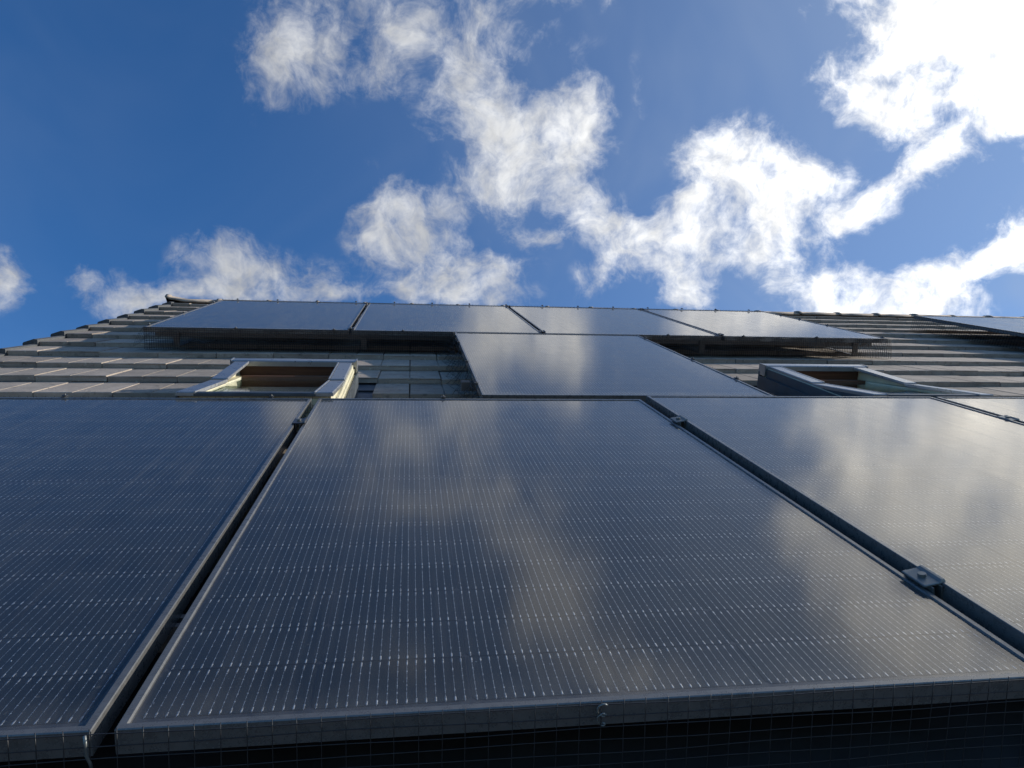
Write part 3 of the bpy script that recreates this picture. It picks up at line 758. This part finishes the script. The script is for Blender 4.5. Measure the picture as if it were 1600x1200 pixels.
def clamp_mb():
    mb = MB()
    mb.box(-0.0185, 0.0185, -0.028, 0.028, 0.0015, 0.005, None, 0.0012)
    mb.box(-0.0085, -0.006, -0.034, 0.034, -0.028, 0.0014); mb.box(0.006, 0.0085, -0.034, 0.034, -0.028, 0.0014)
    # raised shoulders with a sloping side, as pressed clamps have
    mb.add([(0.008, -0.028, 0.0052), (0.0185, -0.028, 0.0052), (0.0185, 0.028, 0.0052), (0.008, 0.028, 0.0052), (0.013, -0.026, 0.0085), (0.018, -0.026, 0.0085), (0.018, 0.026, 0.0085), (0.013, 0.026, 0.0085)],
           [(0,3,2,1),(4,5,6,7),(0,1,5,4),(1,2,6,5),(2,3,7,6),(3,0,4,7)])
    return mb
bolt = MB(); bolt.cyl((-0.002, 0, 0.0052), 0.0065, 0.0065, 0.005, 12); bolt_me_l = bolt.mesh('bolt', M['clamp'])
cm_l = clamp_mb().mesh('clamp_plate', M['clamp']); cm_d = clamp_mb().mesh('clamp_plate', M['dark_metal'])
def clamp(label, mtx, light):
    r = thing('panel_clamp', label, 'clamp', mtx, 'clamps holding the panels')
    link('clamp_plate', cm_l if light else cm_d, r); link('bolt', bolt_me_l, r)
gAB, gBC, gCD = -0.0231/2, PW+GAP/2, 2*PW+1.5*GAP
clamp('dark clamp in the left gap, just below the top edge of the lowest row', row1(gAB) @ T(0, -0.345, 0), False)
clamp('small grey clamp high in the gap right of the large middle panel', row1(gBC) @ T(0, -0.355, 0.0065) @ RY(-0.17), True)
clamp('large bright grey clamp low in the gap right of the large middle panel', row1(gBC) @ T(0, -1.46, 0.0065) @ RY(-0.17), True)
clamp('clamp at the right picture edge in the farthest gap of the lowest row', row1(gCD) @ T(0, -0.355, 0.009), True)
names3 = ('left', 'middle', 'right')
for q in range(3):
    xg = U3 + (q+1)*step - 0.0207/2
    clamp('dark clamp at the lower end of the %s gap in the top row' % names3[q], MR @ T(xg, V3+0.055, 0), False)
    clamp('dark clamp at the upper end of the %s gap in the top row' % names3[q], MR @ T(xg, V3+PL-0.05, 0), False)

# ------------------------------------------------------------------ bird-proofing wire mesh with its clips
def skirt(label, A, B, n, depth, mtx, cellh=0.025, cellw=0.0264, r=0.0007, clips=(), wob=0.002, amp=0.0, stub=True):
    """welded mesh hanging from edge A-B in direction n (roof axes); vertical and horizontal wires"""
    root = thing('wire_mesh', label, 'wire mesh', mtx, 'bird mesh round the panels')
    A, B, n = Vector(A), Vector(B), Vector(n).normalized(); L_ = (B-A).length; d = (B-A)/L_
    out = d.cross(n).normalized()
    nx = int(L_/cellw); ny = int(depth/cellh+0.01)
    def off(s, h):
        return out * (wob*math.sin(s*9.0+1.0)*(h/0.05) + wob*1.3*math.sin(s*23.0+h*30) + amp*math.sin(s*31)*h*4)
    mb = MB()
    for i in range(nx+1):
        s = i*cellw + rnd.gauss(0, 0.0004); pts = []
        for j in range(ny+1):
            h = j*cellh - (0.004 if j == 0 else 0); pts.append(A + d*s + n*h + off(s, max(h, 0)))
        mb.tube(pts, r, 4)
    st_ = 0.05
    for j in range(ny+1):
        h = j*cellh + (0.002 if j == 0 else 0); k_ = max(2, int(L_/st_)); pts = []
        for i in range(k_+1):
            s = L_*i/k_; pts.append(A + d*s + n*(h + 0.0012*math.sin(s*11+j*2)) + off(s, h))
        mb.tube(pts, r, 4)
    w_ = part('wire_grid', mb, M['wire'], root, smooth=True, kind='stuff')
    for s in clips:
        cp = MB(); cp.cyl((0, 0, 0), 0.009, 0.009, 0.0022, 8); cp.box(-0.0055, 0.0055, -0.016, 0.014, -0.004, -0.0005); cp.cyl((0, 0, 0.002), 0.003, 0.002, 0.005, 6)
        part('clip', cp, M['clip'], root, mtx=T(*(A + d*s + Vector((0, 0, 0.005)))))
    return root
# row-one frame axes: y down is negative
skirt('long black wire mesh hanging from the lower edge of the nearest panels', (UA, -PL-0.006, 0.0015), (UD+PW, -PL-0.006, 0.0015), (0, -0.08, -1), 0.152, row1(0), clips=(), cellh=0.0150, r=0.0006, wob=0.0007)
skirt('wire mesh strip along the top edge of the lowest row, left part', (UA, 0.014, -0.002), (0.56, 0.014, -0.002), (0, -0.1, -1), 0.10, row1(0), clips=(0.35, 1.0, 1.58), r=0.0007)
skirt('wire mesh strip along the top edge of the lowest row, right part', (0.5683+PW, 0.014, -0.002), (UD+PW, 0.014, -0.002), (0, -0.1, -1), 0.10, row1(0), clips=(0.28, 0.78, 1.2), r=0.0007)
skirt('wire mesh under the lower edge of the top row above the left roof window', (U3, V3-0.004, -0.002), (0.5683, V3-0.004, -0.002), (0, -0.05, -1), 0.127, MR, clips=(0.5, 1.05, 1.45), wob=0.003, cellw=0.0125, cellh=0.0125, r=0.0014)
skirt('wire mesh under the lower edge of the top row above the right roof window', (0.5683+PW, V3-0.004, -0.002), (U3+4*step, V3-0.004, -0.002), (0, -0.05, -1), 0.127, MR, clips=(0.2, 0.7, 1.2), wob=0.004, amp=0.03, cellw=0.0125, cellh=0.0125, r=0.0012)
skirt('wire mesh down the left side of the single middle panel', (0.5683-0.004, VE, -0.002), (0.5683-0.004, V3, -0.002), (-0.45, 0, -1), 0.127, MR, clips=(0.2, 0.7, 1.3), wob=0.005, amp=0.08)
skirt('wire mesh down the right side of the single middle panel', (0.5683+PW+0.004, V3, -0.002), (0.5683+PW+0.004, VE, -0.002), (0.45, 0, -1), 0.127, MR, clips=(0.15, 0.9, 1.4), wob=0.005, amp=0.08)
skirt('wire mesh on the gable side of the top row', (U3-0.004, V3, -0.002), (U3-0.004, V3+PL, -0.002), (-0.5, 0, -1), 0.127, MR, clips=(0.1, 0.75, 1.5), wob=0.004)
skirt('wire mesh on the right end of the top row beside the bare tiles', (U3+4*step-0.016, V3+PL, -0.002), (U3+4*step-0.016, V3, -0.002), (0.4, 0, -1), 0.127, MR, clips=(0.3, 0.6, 1.0, 1.65), wob=0.004)
skirt('wire mesh down the left side of the far upper right panels', (4.811-0.004, 3.464-PL, -0.002), (4.811-0.004, 3.464, -0.002), (-0.2, 0, -1), 0.127, MR, clips=(), r=0.0012)
skirt('short wire mesh along the top edge of the top row', (U3, V3+PL+0.004, 0.004), (U3+4*step-0.02, V3+PL+0.004, 0.004), (0, 0.1, -1), 0.10, MR, clips=[0.12+0.31*q for q in range(15)])
# loose curl of wire and the wire tie on the nearest mesh
def curl(label, pts, mtx, m='clamp', r=0.0012):
    mb = MB(); mb.tube(pts, r, 6); o = link('wire_tie', mb.mesh('wire_tie', M[m], True)); o.matrix_world = mtx
    tag(o, label, 'wire tie')
pts = [(0.006*math.cos(a*1.1)*(1-0.02*a), 0.0, -0.0035*a*0.6 + 0.0045*math.sin(a*1.1)) for a in [0.5*q for q in range(26)]]
curl('bright twisted wire tie on the lower edge of the large middle panel', [(p_[0], p_[1]-0.008, p_[2]) for p_ in pts], row1(0.532) @ T(0, -PL, 0))
curl('bright bent wire end hanging at the lower end of the left gap', [(0, -0.008, 0.0), (0.001, -0.010, -0.012), (0.0005, -0.009, -0.022), (0.003, -0.008, -0.032), (0.004, -0.008, -0.038)], row1(-0.026) @ T(0, -PL, 0), r=0.0018)
curl('curled wire end at the lower left corner of the single middle panel', [(-0.01+0.018*math.cos(a), 0.01*a*0.4, -0.03+0.014*math.sin(a)) for a in [0.45*q for q in range(14)]], MR @ T(0.5683, VE+0.03, 0))
curl('curled wire end at the lower right corner of the single middle panel', [(0.02+0.02*math.cos(a), 0.02*a*0.5, -0.03+0.014*math.sin(a)) for a in [0.45*q for q in range(16)]], MR @ T(0.5683+PW, VE+0.25, 0))
curl('curled wire end at the lower right corner of the top row', [(0.02*math.cos(a)+0.01*a, 0.0, -0.05+0.02*math.sin(a*1.3)) for a in [0.4*q for q in range(20)]], MR @ T(U3+4*step-0.25, V3-0.02, 0))
